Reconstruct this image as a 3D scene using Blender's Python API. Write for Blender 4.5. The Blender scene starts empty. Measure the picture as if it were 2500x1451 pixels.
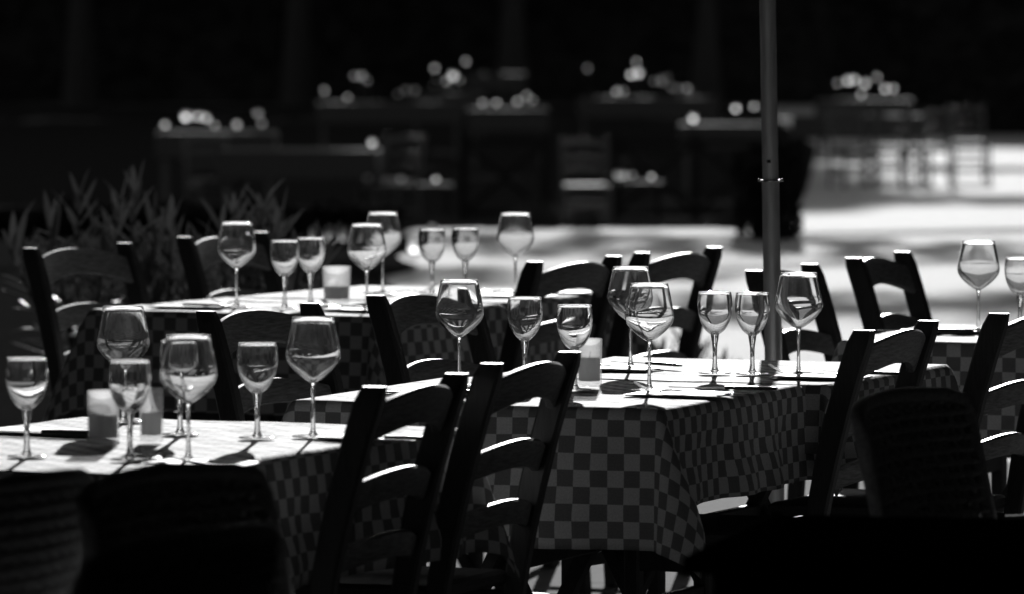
import bpy, bmesh, math, random
from mathutils import Vector, Matrix, Quaternion

random.seed(7)
R = math.radians
scene = bpy.context.scene
C = scene.collection

# ------------------------------------------------------------------ camera
cam_d = bpy.data.cameras.new('camera')
cam = bpy.data.objects.new('camera', cam_d)
C.objects.link(cam)
cam.location = (0, 0, 1.58)
cam.rotation_euler = (R(90 - 2.73), 0, 0)
cam_d.lens = 230
cam_d.sensor_width = 36
cam_d.clip_start = 0.1
cam_d.clip_end = 4000
cam_d.dof.use_dof = True
cam_d.dof.focus_distance = 13.7
cam_d.dof.aperture_fstop = 6.6
scene.camera = cam

# ------------------------------------------------------------------ light
SUN_EL, SUN_AZ = 15.0, 2.5          # low sun straight ahead, a little to the right
to_sun = Vector((math.sin(R(SUN_AZ)) * math.cos(R(SUN_EL)), math.cos(R(SUN_AZ)) * math.cos(R(SUN_EL)), math.sin(R(SUN_EL))))
w = bpy.data.worlds.new('World')
scene.world = w
w.use_nodes = True
nt = w.node_tree
bg = nt.nodes['Background']
sky = nt.nodes.new('ShaderNodeTexSky')
sky.sky_type = 'NISHITA'
sky.sun_disc = False
sky.sun_elevation = R(SUN_EL)
sky.sun_rotation = R(SUN_AZ)
bw = nt.nodes.new('ShaderNodeRGBToBW')       # the photograph is black and white
nt.links.new(sky.outputs[0], bw.inputs[0])
nt.links.new(bw.outputs[0], bg.inputs[0])
bg.inputs[1].default_value = 0.09
sun_d = bpy.data.lights.new('sun', 'SUN')
sun_d.energy = 5.0
sun_d.angle = R(0.5)
sun_d.color = (1, 1, 1)
sun = bpy.data.objects.new('sun', sun_d)
C.objects.link(sun)
sun.rotation_euler = (-to_sun).to_track_quat('-Z', 'Y').to_euler()

vs = scene.view_settings
vs.view_transform = 'Standard'
vs.look = 'None'
vs.exposure = 0.0
vs.gamma = 1
vs.use_curve_mapping = False

scene.render.engine = 'CYCLES'
cy = scene.cycles
cy.use_denoising = True
cy.max_bounces = 14
cy.diffuse_bounces = 4
cy.glossy_bounces = 6
cy.transmission_bounces = 12
cy.transparent_max_bounces = 40
cy.caustics_reflective = False
cy.caustics_refractive = False
cy.sample_clamp_indirect = 6
cy.sample_clamp_direct = 0
cy.blur_glossy = 0.3

# ------------------------------------------------------------------ materials
def newmat(name):
    m = bpy.data.materials.new(name)
    m.use_nodes = True
    t = m.node_tree
    for n in list(t.nodes):
        t.nodes.remove(n)
    out = t.nodes.new('ShaderNodeOutputMaterial')
    return m, t, out

def principled(name, col, rough=0.5, spec=0.5, metallic=0.0):
    m, t, out = newmat(name)
    b = t.nodes.new('ShaderNodeBsdfPrincipled')
    b.inputs['Base Color'].default_value = (col, col, col, 1)
    b.inputs['Roughness'].default_value = rough
    b.inputs['Specular IOR Level'].default_value = spec
    b.inputs['Metallic'].default_value = metallic
    t.links.new(b.outputs[0], out.inputs[0])
    return m, t, b

def ramp(t, src, stops):
    r = t.nodes.new('ShaderNodeValToRGB')
    e = r.color_ramp.elements
    while len(e) > 1:
        e.remove(e[0])
    e[0].position = stops[0][0]
    e[0].color = (stops[0][1],) * 3 + (1,)
    for p, c in stops[1:]:
        x = e.new(p)
        x.color = (c, c, c, 1)
    t.links.new(src, r.inputs[0])
    return r

def noise(t, scale, detail=4, rough=0.55, vec=None, stretch=None):
    n = t.nodes.new('ShaderNodeTexNoise')
    n.inputs['Scale'].default_value = scale
    n.inputs['Detail'].default_value = detail
    n.inputs['Roughness'].default_value = rough
    if vec is not None:
        if stretch:
            mp = t.nodes.new('ShaderNodeMapping')
            mp.inputs['Scale'].default_value = stretch
            t.links.new(vec, mp.inputs[0])
            vec = mp.outputs[0]
        t.links.new(vec, n.inputs['Vector'])
    return n

def bump(t, b, src, strength, dist):
    n = t.nodes.new('ShaderNodeBump')
    n.inputs['Strength'].default_value = strength
    n.inputs['Distance'].default_value = dist
    t.links.new(src, n.inputs['Height'])
    t.links.new(n.outputs[0], b.inputs['Normal'])

def coord(t, kind='Object'):
    return t.nodes.new('ShaderNodeTexCoord').outputs[kind]

M = {}
def mk_wood(name, lo, hi, rough, stretch, spec=0.5):
    m, t, b = principled(name, lo, rough, 0.5)
    c = coord(t)
    n = noise(t, 26, 5, 0.6, c, stretch)
    r = ramp(t, n.outputs[0], [(0.3, lo), (0.7, hi)])
    t.links.new(r.outputs[0], b.inputs['Base Color'])
    n2 = noise(t, 60, 3, 0.5, c, stretch)
    r2 = ramp(t, n2.outputs[0], [(0.3, rough - 0.06), (0.75, rough + 0.12)])
    t.links.new(r2.outputs[0], b.inputs['Roughness'])
    b.inputs['Specular IOR Level'].default_value = spec
    bump(t, b, n2.outputs[0], 0.25, 0.002)
    return m
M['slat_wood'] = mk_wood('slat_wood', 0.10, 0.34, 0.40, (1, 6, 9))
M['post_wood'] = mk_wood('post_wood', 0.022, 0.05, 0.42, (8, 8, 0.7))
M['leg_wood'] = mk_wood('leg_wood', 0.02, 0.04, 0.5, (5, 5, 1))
M['fence_wood'] = mk_wood('fence_wood', 0.010, 0.022, 0.9, (2, 2, 2), 0.0)
M['far_wood'] = mk_wood('far_wood', 0.05, 0.10, 0.7, (2, 2, 2), 0.2)  # darkened copy of the chair wood; stands in for shade on the far chairs
M['rush'] = mk_wood('rush', 0.05, 0.10, 0.7, (1, 12, 12))
M['trestle'] = mk_wood('trestle', 0.02, 0.045, 0.6, (3, 3, 3))

def mk_cloth(name, dark, light, cell=0.0335):
    m, t, b = principled(name, 0.1, 0.8, 0.35)
    uv = t.nodes.new('ShaderNodeUVMap')
    ck = t.nodes.new('ShaderNodeTexChecker')
    ck.inputs['Scale'].default_value = 1.0 / cell
    ck.inputs['Color1'].default_value = (dark, dark, dark, 1)
    ck.inputs['Color2'].default_value = (light, light, light, 1)
    # the weave wanders a little so that the checks are not ruler-straight
    wob = noise(t, 5, 2, 0.5, uv.outputs[0])
    sub = t.nodes.new('ShaderNodeVectorMath'); sub.operation = 'SUBTRACT'
    sub.inputs[1].default_value = (0.5, 0.5, 0.5)
    t.links.new(wob.outputs['Color'], sub.inputs[0])
    sc = t.nodes.new('ShaderNodeVectorMath'); sc.operation = 'SCALE'
    sc.inputs['Scale'].default_value = 0.006
    t.links.new(sub.outputs[0], sc.inputs[0])
    ad = t.nodes.new('ShaderNodeVectorMath'); ad.operation = 'ADD'
    t.links.new(uv.outputs[0], ad.inputs[0]); t.links.new(sc.outputs[0], ad.inputs[1])
    flat = t.nodes.new('ShaderNodeVectorMath'); flat.operation = 'MULTIPLY'
    flat.inputs[1].default_value = (1, 1, 0)
    t.links.new(ad.outputs[0], flat.inputs[0])
    off = t.nodes.new('ShaderNodeVectorMath'); off.operation = 'ADD'
    off.inputs[1].default_value = (10.0, 10.0, 0.005)
    t.links.new(flat.outputs[0], off.inputs[0])
    t.links.new(off.outputs[0], ck.inputs['Vector'])
    weave = noise(t, 300, 2, 0.5, uv.outputs[0])
    mx = t.nodes.new('ShaderNodeMix'); mx.data_type = 'RGBA'; mx.blend_type = 'MULTIPLY'
    mx.inputs['Factor'].default_value = 0.45
    t.links.new(ck.outputs[0], mx.inputs['A'])
    r = ramp(t, weave.outputs[0], [(0.3, 0.6), (0.7, 1.2)])
    t.links.new(r.outputs[0], mx.inputs['B'])
    t.links.new(mx.outputs['Result'], b.inputs['Base Color'])
    cr = noise(t, 7, 5, 0.62, uv.outputs[0], (1, 5, 1))
    rr = ramp(t, cr.outputs[0], [(0.25, 0.67), (0.75, 0.90)])
    t.links.new(rr.outputs[0], b.inputs['Roughness'])
    bump(t, b, cr.outputs[0], 0.3, 0.01)
    return m
M['cloth'] = mk_cloth('check_oilcloth', 0.19, 0.60)

def mk_solid_glass(name, rough, ior=1.5, col=0.97, film=0.0):
    m, t, out = newmat(name)
    g = t.nodes.new('ShaderNodeBsdfGlass')
    g.inputs['Color'].default_value = (col, col, col, 1)
    g.inputs['Roughness'].default_value = rough
    g.inputs['IOR'].default_value = ior
    last = g.outputs[0]
    if film:
        # a thin dishwasher film and finger marks that scatter a little light
        l = t.nodes.new('ShaderNodeBsdfTranslucent')
        n = noise(t, 45, 4, 0.65, coord(t), (1, 1, 0.35))
        r = ramp(t, n.outputs[0], [(0.35, film*0.35), (0.75, film*1.8)])
        mx = t.nodes.new('ShaderNodeMixShader')
        t.links.new(r.outputs[0], mx.inputs[0]); t.links.new(last, mx.inputs[1]); t.links.new(l.outputs[0], mx.inputs[2])
        last = mx.outputs[0]
    t.links.new(last, out.inputs[0])
    return m
M['glass'] = mk_solid_glass('blown_glass', 0.022, 1.5, 0.985, 0.010)
M['stem_glass'] = mk_solid_glass('stem_glass', 0.06, 1.5, 0.985, 0.03)
M['foot_glass'] = mk_solid_glass('foot_glass', 0.13, 1.5, 0.985, 0.03)
M['far_glass'] = mk_solid_glass('far_glass', 0.42, 1.25)
def mk_frosted():
    # thin frosted jar wall: part passes straight on, part is scattered, part reflects
    m, t, out = newmat('frosted_glass')
    tr = t.nodes.new('ShaderNodeBsdfTransparent'); tr.inputs[0].default_value = (0.95, 0.95, 0.95, 1)
    tl = t.nodes.new('ShaderNodeBsdfTranslucent'); tl.inputs[0].default_value = (0.9, 0.9, 0.9, 1)
    gl = t.nodes.new('ShaderNodeBsdfGlossy'); gl.inputs['Roughness'].default_value = 0.12
    a = t.nodes.new('ShaderNodeMixShader'); a.inputs[0].default_value = 0.26
    t.links.new(tr.outputs[0], a.inputs[1]); t.links.new(tl.outputs[0], a.inputs[2])
    b = t.nodes.new('ShaderNodeMixShader'); b.inputs[0].default_value = 0.07
    t.links.new(a.outputs[0], b.inputs[1]); t.links.new(gl.outputs[0], b.inputs[2])
    t.links.new(b.outputs[0], out.inputs[0])
    return m
M['frosted'] = mk_frosted()

def mk_wax():
    m, t, out = newmat('wax')
    d = t.nodes.new('ShaderNodeBsdfDiffuse'); d.inputs[0].default_value = (0.8, 0.8, 0.8, 1)
    l = t.nodes.new('ShaderNodeBsdfTranslucent'); l.inputs[0].default_value = (0.75, 0.75, 0.75, 1)
    mx = t.nodes.new('ShaderNodeMixShader'); mx.inputs[0].default_value = 0.6
    t.links.new(d.outputs[0], mx.inputs[1]); t.links.new(l.outputs[0], mx.inputs[2])
    t.links.new(mx.outputs[0], out.inputs[0])
    return m
M['wax'] = mk_wax()
def mk_paper():
    m, t, out = newmat('napkin_paper')
    b = t.nodes.new('ShaderNodeBsdfPrincipled')
    b.inputs['Base Color'].default_value = (0.75, 0.75, 0.75, 1)
    b.inputs['Roughness'].default_value = 0.6
    n = noise(t, 40, 3, 0.5, coord(t))
    bump(t, b, n.outputs[0], 0.2, 0.004)
    t.links.new(b.outputs[0], out.inputs[0])
    return m
M['paper'] = mk_paper()
M['steel'] = principled('steel', 0.55, 0.22, 0.5, 1.0)[0]
m_, t_, b_ = principled('pole_metal', 0.5, 0.34, 0.5, 0.35)
n_ = noise(t_, 30, 4, 0.6, coord(t_), (3, 3, 0.4))
r_ = ramp(t_, n_.outputs[0], [(0.3, 0.60), (0.7, 0.78)])
t_.links.new(r_.outputs[0], b_.inputs['Base Color'])
M['pole'] = m_
M['black'] = principled('black_rubber', 0.02, 0.5)[0]
M['wicker'] = mk_wood('wicker', 0.26, 0.48, 0.8, (4, 4, 4), 0.08)
M['awning'] = principled('awning_canvas', 0.12, 0.9, 0.1)[0]
M['plaster'] = principled('plaster', 0.22, 0.9, 0.2)[0]
M['pot'] = principled('pot_clay', 0.08, 0.8, 0.3)[0]

def mk_leaf(name, lo, hi, rough, trans, spec=0.4):
    m, t, out = newmat(name)
    b = t.nodes.new('ShaderNodeBsdfPrincipled')
    o = t.nodes.new('ShaderNodeObjectInfo')
    n = noise(t, 3.0, 3, 0.5, coord(t, 'Generated'))
    ad = t.nodes.new('ShaderNodeMath'); ad.operation = 'ADD'
    t.links.new(o.outputs['Random'], ad.inputs[0]); t.links.new(n.outputs[0], ad.inputs[1])
    r = ramp(t, ad.outputs[0], [(0.3, lo), (1.0, hi)])
    t.links.new(r.outputs[0], b.inputs['Base Color'])
    b.inputs['Roughness'].default_value = rough
    b.inputs['Specular IOR Level'].default_value = spec
    tl = t.nodes.new('ShaderNodeBsdfTranslucent')
    t.links.new(r.outputs[0], tl.inputs[0])
    mx = t.nodes.new('ShaderNodeMixShader'); mx.inputs[0].default_value = trans
    t.links.new(b.outputs[0], mx.inputs[1]); t.links.new(tl.outputs[0], mx.inputs[2])
    t.links.new(mx.outputs[0], out.inputs[0])
    return m
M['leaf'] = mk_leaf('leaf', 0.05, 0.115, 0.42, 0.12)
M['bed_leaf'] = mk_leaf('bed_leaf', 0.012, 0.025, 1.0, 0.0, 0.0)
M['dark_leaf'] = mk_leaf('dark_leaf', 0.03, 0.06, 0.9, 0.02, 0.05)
M['bark'] = mk_wood('bark', 0.03, 0.07, 0.85, (4, 4, 0.6))

def mk_ground():
    m, t, b = principled('pale_gravel', 0.3, 0.85, 0.35)
    c = coord(t)
    big = noise(t, 0.22, 4, 0.55, c)
    mid = noise(t, 6, 5, 0.6, c)
    fine = noise(t, 70, 3, 0.6, c)
    r1 = ramp(t, big.outputs[0], [(0.3, 0.34), (0.7, 0.46)])
    r2 = ramp(t, mid.outputs[0], [(0.3, 0.7), (0.7, 1.15)])
    mx = t.nodes.new('ShaderNodeMix'); mx.data_type = 'RGBA'; mx.blend_type = 'MULTIPLY'; mx.inputs['Factor'].default_value = 1
    t.links.new(r1.outputs[0], mx.inputs['A']); t.links.new(r2.outputs[0], mx.inputs['B'])
    t.links.new(mx.outputs['Result'], b.inputs['Base Color'])
    bump(t, b, fine.outputs[0], 0.3, 0.01)
    return m
M['ground'] = mk_ground()

def mk_matte(name, lo, hi, scale, rough, spec):
    m, t, b = principled(name, lo, rough, spec)
    n = noise(t, scale, 5, 0.6, coord(t))
    r = ramp(t, n.outputs[0], [(0.3, lo), (0.7, hi)])
    t.links.new(r.outputs[0], b.inputs['Base Color'])
    bump(t, b, n.outputs[0], 0.4, 0.02)
    return m
M['paving'] = mk_matte('paving', 0.06, 0.13, 9, 0.95, 0.08)
M['soil'] = mk_matte('soil', 0.012, 0.025, 14, 1.0, 0.0)
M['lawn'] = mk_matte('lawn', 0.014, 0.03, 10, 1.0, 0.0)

# ------------------------------------------------------------------ helpers
def mesh_from(name, verts, faces, smooth=False):
    me = bpy.data.meshes.new(name)
    me.from_pydata([tuple(v) for v in verts], [], faces)
    me.update()
    if smooth:
        me.polygons.foreach_set('use_smooth', [True] * len(me.polygons))
    return me

class MB:
    def __init__(self):
        self.v, self.f = [], []
    def loft(self, rings, cap=True, closed=True):
        n = len(rings[0]); base = len(self.v)
        for r in rings: self.v.extend(Vector(p) for p in r)
        for i in range(len(rings) - 1):
            for j in range(n if closed else n - 1):
                a = base + i * n + j; b = base + i * n + (j + 1) % n
                self.f.append((a, b, b + n, a + n))
        if cap:
            self.f.append(tuple(base + j for j in reversed(range(n))))
            self.f.append(tuple(base + (len(rings) - 1) * n + j for j in range(n)))
        return self
    def box(self, x0, x1, y0, y1, z0, z1, c=0.0):
        if c <= 0:
            return self.loft([[(x0, y0, z), (x1, y0, z), (x1, y1, z), (x0, y1, z)] for z in (z0, z1)])
        def ring(z, i):
            return [(x0 + i, y0, z), (x1 - i, y0, z), (x1, y0 + i, z), (x1, y1 - i, z), (x1 - i, y1, z), (x0 + i, y1, z), (x0, y1 - i, z), (x0, y0 + i, z)]
        def ins(z):
            x0_, x1_, y0_, y1_ = x0 + c, x1 - c, y0 + c, y1 - c
            e = c * 0.3
            return [(x0_ + e, y0_, z), (x1_ - e, y0_, z), (x1_, y0_ + e, z), (x1_, y1_ - e, z), (x1_ - e, y1_, z), (x0_ + e, y1_, z), (x0_, y1_ - e, z), (x0_, y0_ + e, z)]
        return self.loft([ins(z0), ring(z0 + c, c), ring(z1 - c, c), ins(z1)])
    def bar(self, p, q, wx, wy, up=(0, 0, 1), c=0.15):
        p, q = Vector(p), Vector(q)
        d = (q - p).normalized()
        s = d.cross(Vector(up))
        if s.length < 1e-4: s = Vector((1, 0, 0))
        s.normalize(); u = s.cross(d)
        k = min(wx, wy) * c
        prof = [(-wx/2+k, -wy/2), (wx/2-k, -wy/2), (wx/2, -wy/2+k), (wx/2, wy/2-k), (wx/2-k, wy/2), (-wx/2+k, wy/2), (-wx/2, wy/2-k), (-wx/2, -wy/2+k)]
        return self.loft([[o + s*a + u*b for a, b in prof] for o in (p, q)])
    def tube(self, pts, r, n=8):
        pts = [Vector(p) for p in pts]
        rings = []
        for i, p in enumerate(pts):
            d = (pts[min(i+1, len(pts)-1)] - pts[max(i-1, 0)]).normalized()
            s = d.cross(Vector((0, 0, 1)))
            if s.length < 1e-3: s = Vector((1, 0, 0))
            s.normalize(); u = s.cross(d)
            rr = r[i] if isinstance(r, (list, tuple)) else r
            rings.append([p + (s*math.cos(a) + u*math.sin(a))*rr for a in [2*math.pi*k/n for k in range(n)]])
        return self.loft(rings)
    def lathe(self, prof, n=32, cap=True):
        return self.loft([[(r*math.cos(2*math.pi*k/n), r*math.sin(2*math.pi*k/n), z) for k in range(n)] for r, z in prof], cap=cap)
    def mesh(self, name, mat, smooth=False):
        me = mesh_from(name, self.v, self.f, smooth)
        me.materials.append(M[mat] if isinstance(mat, str) else mat)
        return me

def smooth_angle(me, deg=40):
    me.polygons.foreach_set('use_smooth', [True] * len(me.polygons))
    try:
        me.set_sharp_from_angle(angle=R(deg))
    except Exception:
        pass
    return me

def obj(name, me, parent=None, loc=(0, 0, 0), rz=0.0):
    o = bpy.data.objects.new(name, me)
    C.objects.link(o)
    o.location = loc
    o.rotation_euler = (0, 0, rz)
    o.parent = parent
    return o

def tag(o, label, cat, group=None):
    o['label'] = label
    o['category'] = cat
    if group: o['group'] = group
    return o

def thing(name, label, cat, loc=(0, 0, 0), rz=0.0, group=None):
    return tag(obj(name, None, None, loc, rz), label, cat, group)

def dup(root, loc, rz, label, group=None):
    r = root.copy(); C.objects.link(r)
    r.location = loc; r.rotation_euler = (0, 0, rz)
    r['label'] = label
    if group: r['group'] = group
    for ch in list(root.children):
        c = ch.copy(); C.objects.link(c); c.parent = r
        for g in list(ch.children):
            d = g.copy(); C.objects.link(d); d.parent = c
    return r

def struct(o):
    o['kind'] = 'structure'
    return o

# ------------------------------------------------------------------ ground
# terrace level up to 43 m, then a low bank down to the lower garden, which runs to the horizon
ys = [-60, 0, 20, 43, 43.9, 60, 120, 2500]
zs = [0, 0, 0, 0, -0.7, -0.7, -0.7, -0.7]
xs = [-2000, -40, 40, 2000]
gv = [(x, y, z) for y, z in zip(ys, zs) for x in xs]
gf = [(i*4+j, i*4+j+1, i*4+j+5, i*4+j+4) for i in range(len(ys)-1) for j in range(3)]
gm = mesh_from('ground', gv, gf)
gm.materials.append(M['ground'])
struct(obj('ground', gm))

def sheet(name, pts, z, mat):
    me = mesh_from(name, [(x, y, z) for x, y in pts], [tuple(range(len(pts)))])
    me.materials.append(M[mat])
    return struct(obj(name, me))
sheet('terrace_paving', [(-9, -4), (9, -4), (9, 21.6), (-9, 21.6)], 0.004, 'paving')  # paving toned dark to stand in for shade under the tables
rnd_ = random.Random(4)
edge = [(-0.62 + 0.10*math.sin(k*1.3) + rnd_.uniform(-0.06, 0.06), 22.5 + k*20.3/30) for k in range(31)]
edge[0] = (-0.6, 21.62)
sheet('flower_bed', [(-12, 21.62)] + edge + [(-12, 42.8)], 0.008, 'soil')  # dark sheet laid over the gravel left of the bright ground
sheet('lawn', [(-40, 44.2), (2.6, 44.2), (2.75, 64), (3.3, 73), (4.3, 92), (4.6, 123), (-40, 123)], -0.692, 'lawn')  # dark sheet; its colour stands in for shade under the far trees

# ------------------------------------------------------------------ unseen wall and canopy added to block sky light
wall = thing('restaurant_building', 'plain plastered restaurant building behind the viewer', 'building', (0, -4, 0))  # never in view; added to cut the sky light from behind
mb = MB(); mb.box(-14, -1.2, -6, 0, 0, 7); mb.box(1.2, 14, -6, 0, 0, 7); mb.box(-1.2, 1.2, -6, 0, 2.4, 7)
obj('wall', mb.mesh('wall', 'plaster'), wall)
obj('door', MB().box(-1.2, 1.2, -0.3, -0.2, 0, 2.4).mesh('door', 'leg_wood'), wall)
aw = thing('awning', 'wide dark canvas awning stretched over the terrace tables', 'awning', (0, 0, 0))
mb = MB()
rings = []
for x, yf in ((-9, 18.5), (-4, 18.5), (0.40, 18.5), (0.58, 20.4), (4, 20.6), (9, 20.6)):  # unseen canopy; front edge steps out at right to shade the armchairs
    rings.append([(x, -4, 2.95), (x, 6, 3.0), (x, 12, 2.96), (x, yf, 3.0), (x, yf, 3.03), (x, 12, 2.99), (x, 6, 3.03), (x, -4, 2.98)])
mb.loft(rings)
obj('canvas', mb.mesh('canvas', 'awning'), aw)
for s in (-1, 1):
    obj('side_curtain', MB().box(s*9-0.02, s*9+0.02, -4, 18.2, 0.02, 3.0).mesh('side_curtain', 'awning'), aw)  # unseen side sheets added to close off light from the sides

# ------------------------------------------------------------------ ladder-back chair
W2, SEAT = 0.205, 0.45
RECL = math.tan(R(10.8))
def back_y(z):
    if z <= SEAT - 0.05: return -0.195 - 0.03 * (SEAT - 0.05 - z) / SEAT
    return -0.195 - (z - SEAT + 0.05) * RECL * (0.72 + 0.55 * (z - SEAT) / 0.45)
def post_mesh(s):
    mb = MB(); rings = []
    for z in [0, 0.2, 0.40, 0.47, 0.55, 0.63, 0.71, 0.79, 0.855, 0.874, 0.882]:
        dep = 0.036 + 0.016 * min(1, max(0, (z - 0.35) / 0.3))
        wid = 0.031
        if z > 0.86: dep -= (z - 0.86) * 0.45; wid -= (z - 0.86) * 0.35
        y = back_y(z); x = s * W2
        zt = z + (0.0)
        k = 0.005
        rings.append([(x-wid/2+k, y-dep/2, zt), (x+wid/2-k, y-dep/2, zt), (x+wid/2, y-dep/2+k, zt), (x+wid/2, y+dep/2-k, zt),
                      (x+wid/2-k, y+dep/2, zt), (x-wid/2+k, y+dep/2, zt), (x-wid/2, y+dep/2-k, zt), (x-wid/2, y-dep/2+k, zt)])
    mb.loft(rings)
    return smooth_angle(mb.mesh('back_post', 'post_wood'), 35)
def slat_mesh(z0, h, arch_t, arch_b, bow=0.026):
    mb = MB(); rings = []
    n = 16; th = 0.020; k = 0.0045
    for i in range(n + 1):
        t = -1 + 2 * i / n
        x = t * (W2 - 0.010)
        zt = z0 + h + arch_t * (1 - t*t)
        zb = z0 + arch_b * (1 - t*t)
        dy = -bow * (1 - t*t)
        yt, yb = back_y(zt) + dy, back_y(zb) + dy
        rings.append([(x, yb-th/2+k, zb), (x, yb+th/2-k, zb), (x, yb+th/2, zb+k), (x, yt+th/2, zt-k), (x, yt+th/2-k, zt), (x, yt-th/2+k, zt), (x, yt-th/2, zt-k), (x, yb-th/2, zb+k)])
    mb.loft(rings)
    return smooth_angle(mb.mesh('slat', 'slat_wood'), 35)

CHAIR = {
    'posts': [post_mesh(-1), post_mesh(1)],
    'slats': [slat_mesh(0.772, 0.072, 0.030, 0.034), slat_mesh(0.652, 0.052, 0.024, 0.022), slat_mesh(0.546, 0.044, 0.022, 0.018)],
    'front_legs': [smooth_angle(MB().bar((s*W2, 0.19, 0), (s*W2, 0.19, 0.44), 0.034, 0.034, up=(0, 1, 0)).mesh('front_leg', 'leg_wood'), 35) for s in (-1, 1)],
    'seat': None, 'stretch': [],
}
mb = MB()
rings = []
for a, z, i in ((0, 0.435, 0.006), (1, 0.441, 0.0), (2, 0.456, 0.0), (3, 0.463, 0.012)):
    x0, x1, y0, y1 = -0.205 + i, 0.205 - i, -0.185 + i, 0.215 - i
    rings.append([(x0, y0, z), (x1, y0, z), (x1 + 0.012, y1, z), (x0 - 0.012, y1, z)])
mb.loft(rings)
CHAIR['seat'] = mb.mesh('seat', 'rush')
for p, q in (((-W2, 0.19, 0.30), (W2, 0.19, 0.30)), ((-W2, 0.19, 0.17), (-W2, -0.20, 0.17)), ((W2, 0.19, 0.17), (W2, -0.20, 0.17)),
             ((-W2, -0.21, 0.22), (W2, -0.21, 0.22)), ((-W2, 0.19, 0.40), (W2, 0.19, 0.40)), ((-W2, 0.19, 0.40), (-W2, -0.19, 0.40)), ((W2, 0.19, 0.40), (W2, -0.19, 0.40))):
    CHAIR['stretch'].append(MB().bar(p, q, 0.02, 0.028 if p[2] < 0.39 else 0.045).mesh('stretcher', 'leg_wood'))

def make_chair(label, back_mid, wdir, side, group, z=0.0, sc=1.0):
    """back_mid: the point midway between the two post tops; wdir: compass of the back's width; side +1 faces right, -1 faces left"""
    wv = R(wdir)
    face = Vector((math.sin(wv), -math.cos(wv))) * side
    o2 = Vector(back_mid) + face * (-back_y(0.88)) * sc
    rz = math.atan2(-face.x, face.y)
    t = thing('ladder_back_chair', label, 'chair', (o2.x, o2.y, z), rz, group)
    t.scale = (sc, sc, sc)
    for m in CHAIR['posts']: obj('back_post', m, t)
    for m in CHAIR['slats']: obj('slat', m, t)
    for m in CHAIR['front_legs']: obj('front_leg', m, t)
    obj('seat', CHAIR['seat'], t)
    for m in CHAIR['stretch']: obj('stretcher', m, t)
    return t

G = 'dark ladder-back chairs around the terrace tables'
make_chair('dark ladder-back chair by the oleander, nearest the left edge', (-1.165, 17.55), 56, 1, G)
make_chair('dark ladder-back chair behind the leftmost tall glass of the back table', (-0.81, 18.33), 61, 1, G)
make_chair('dark ladder-back chair between the left foreground table and the back table', (-0.55, 14.18), 59, 1, G)
make_chair('sharp grained ladder-back chair left of the middle table, behind a tall glass', (-0.207, 14.90), 61, 1, G)
make_chair('dark ladder-back chair cut by the metal pole', (0.67, 16.20), 68, 1, G)
make_chair('dark ladder-back chair between the metal pole and the right-hand table', (0.95, 16.95), 69, 1, G)
make_chair('blurred black ladder-back chair in front of the left foreground table', (-0.17, 11.56), 70, -1, G)
make_chair('black ladder-back chair in the foreground, overlapping the left part of the middle table', (0.036, 12.26), 69, -1, G)
make_chair('black ladder-back chair turned away at the right end of the back table', (0.16, 16.70), 60, -1, G)
make_chair('large black ladder-back chair against bright ground behind two overlapping tall glasses', (0.44, 17.27), 61, -1, G)
make_chair('black ladder-back chair pushed to the right side of the middle table', (0.79, 13.42), 68, -1, G)
make_chair('black ladder-back chair cut off by the right edge of the picture', (1.12, 14.10), 66, -1, G)

# ------------------------------------------------------------------ tables and checked cloths
def table(label, cx, cy, rot, sx, sy, ztop=0.742, z0=0.0, xdir=0):
    t = thing('trestle_table', label, 'table', (cx, cy, z0), R(-rot), 'trestle tables under the cloths')
    hx, hy = sx/2, sy/2
    obj('tabletop', MB().box(-hx, hx, -hy, hy, ztop-0.025, ztop, 0.004).mesh('tabletop', 'trestle'), t)
    for s in (-1, 1):
        y = s * (hy - 0.13)
        a = hx - 0.16
        obj('cross_leg', MB().bar((-a, y-0.016, 0), (a*0.62, y-0.016, ztop-0.03), 0.03, 0.045, up=(0, 1, 0)).mesh('cross_leg', 'trestle'), t)
        obj('cross_leg', MB().bar((a, y+0.016, 0), (-a*0.62, y+0.016, ztop-0.03), 0.03, 0.045, up=(0, 1, 0)).mesh('cross_leg', 'trestle'), t)
    obj('stretcher_rail', MB().bar((0, -hy+0.15, 0.42), (0, hy-0.15, 0.42), 0.025, 0.04).mesh('stretcher_rail', 'trestle'), t)
    return t

def hashn(a, b, s):
    return math.sin(a*7.1 + s) * 0.5 + math.sin(b*9.3 + s*1.7 + a*2.3) * 0.3 + math.sin((a+b)*17.0 + s*0.6) * 0.2

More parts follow.
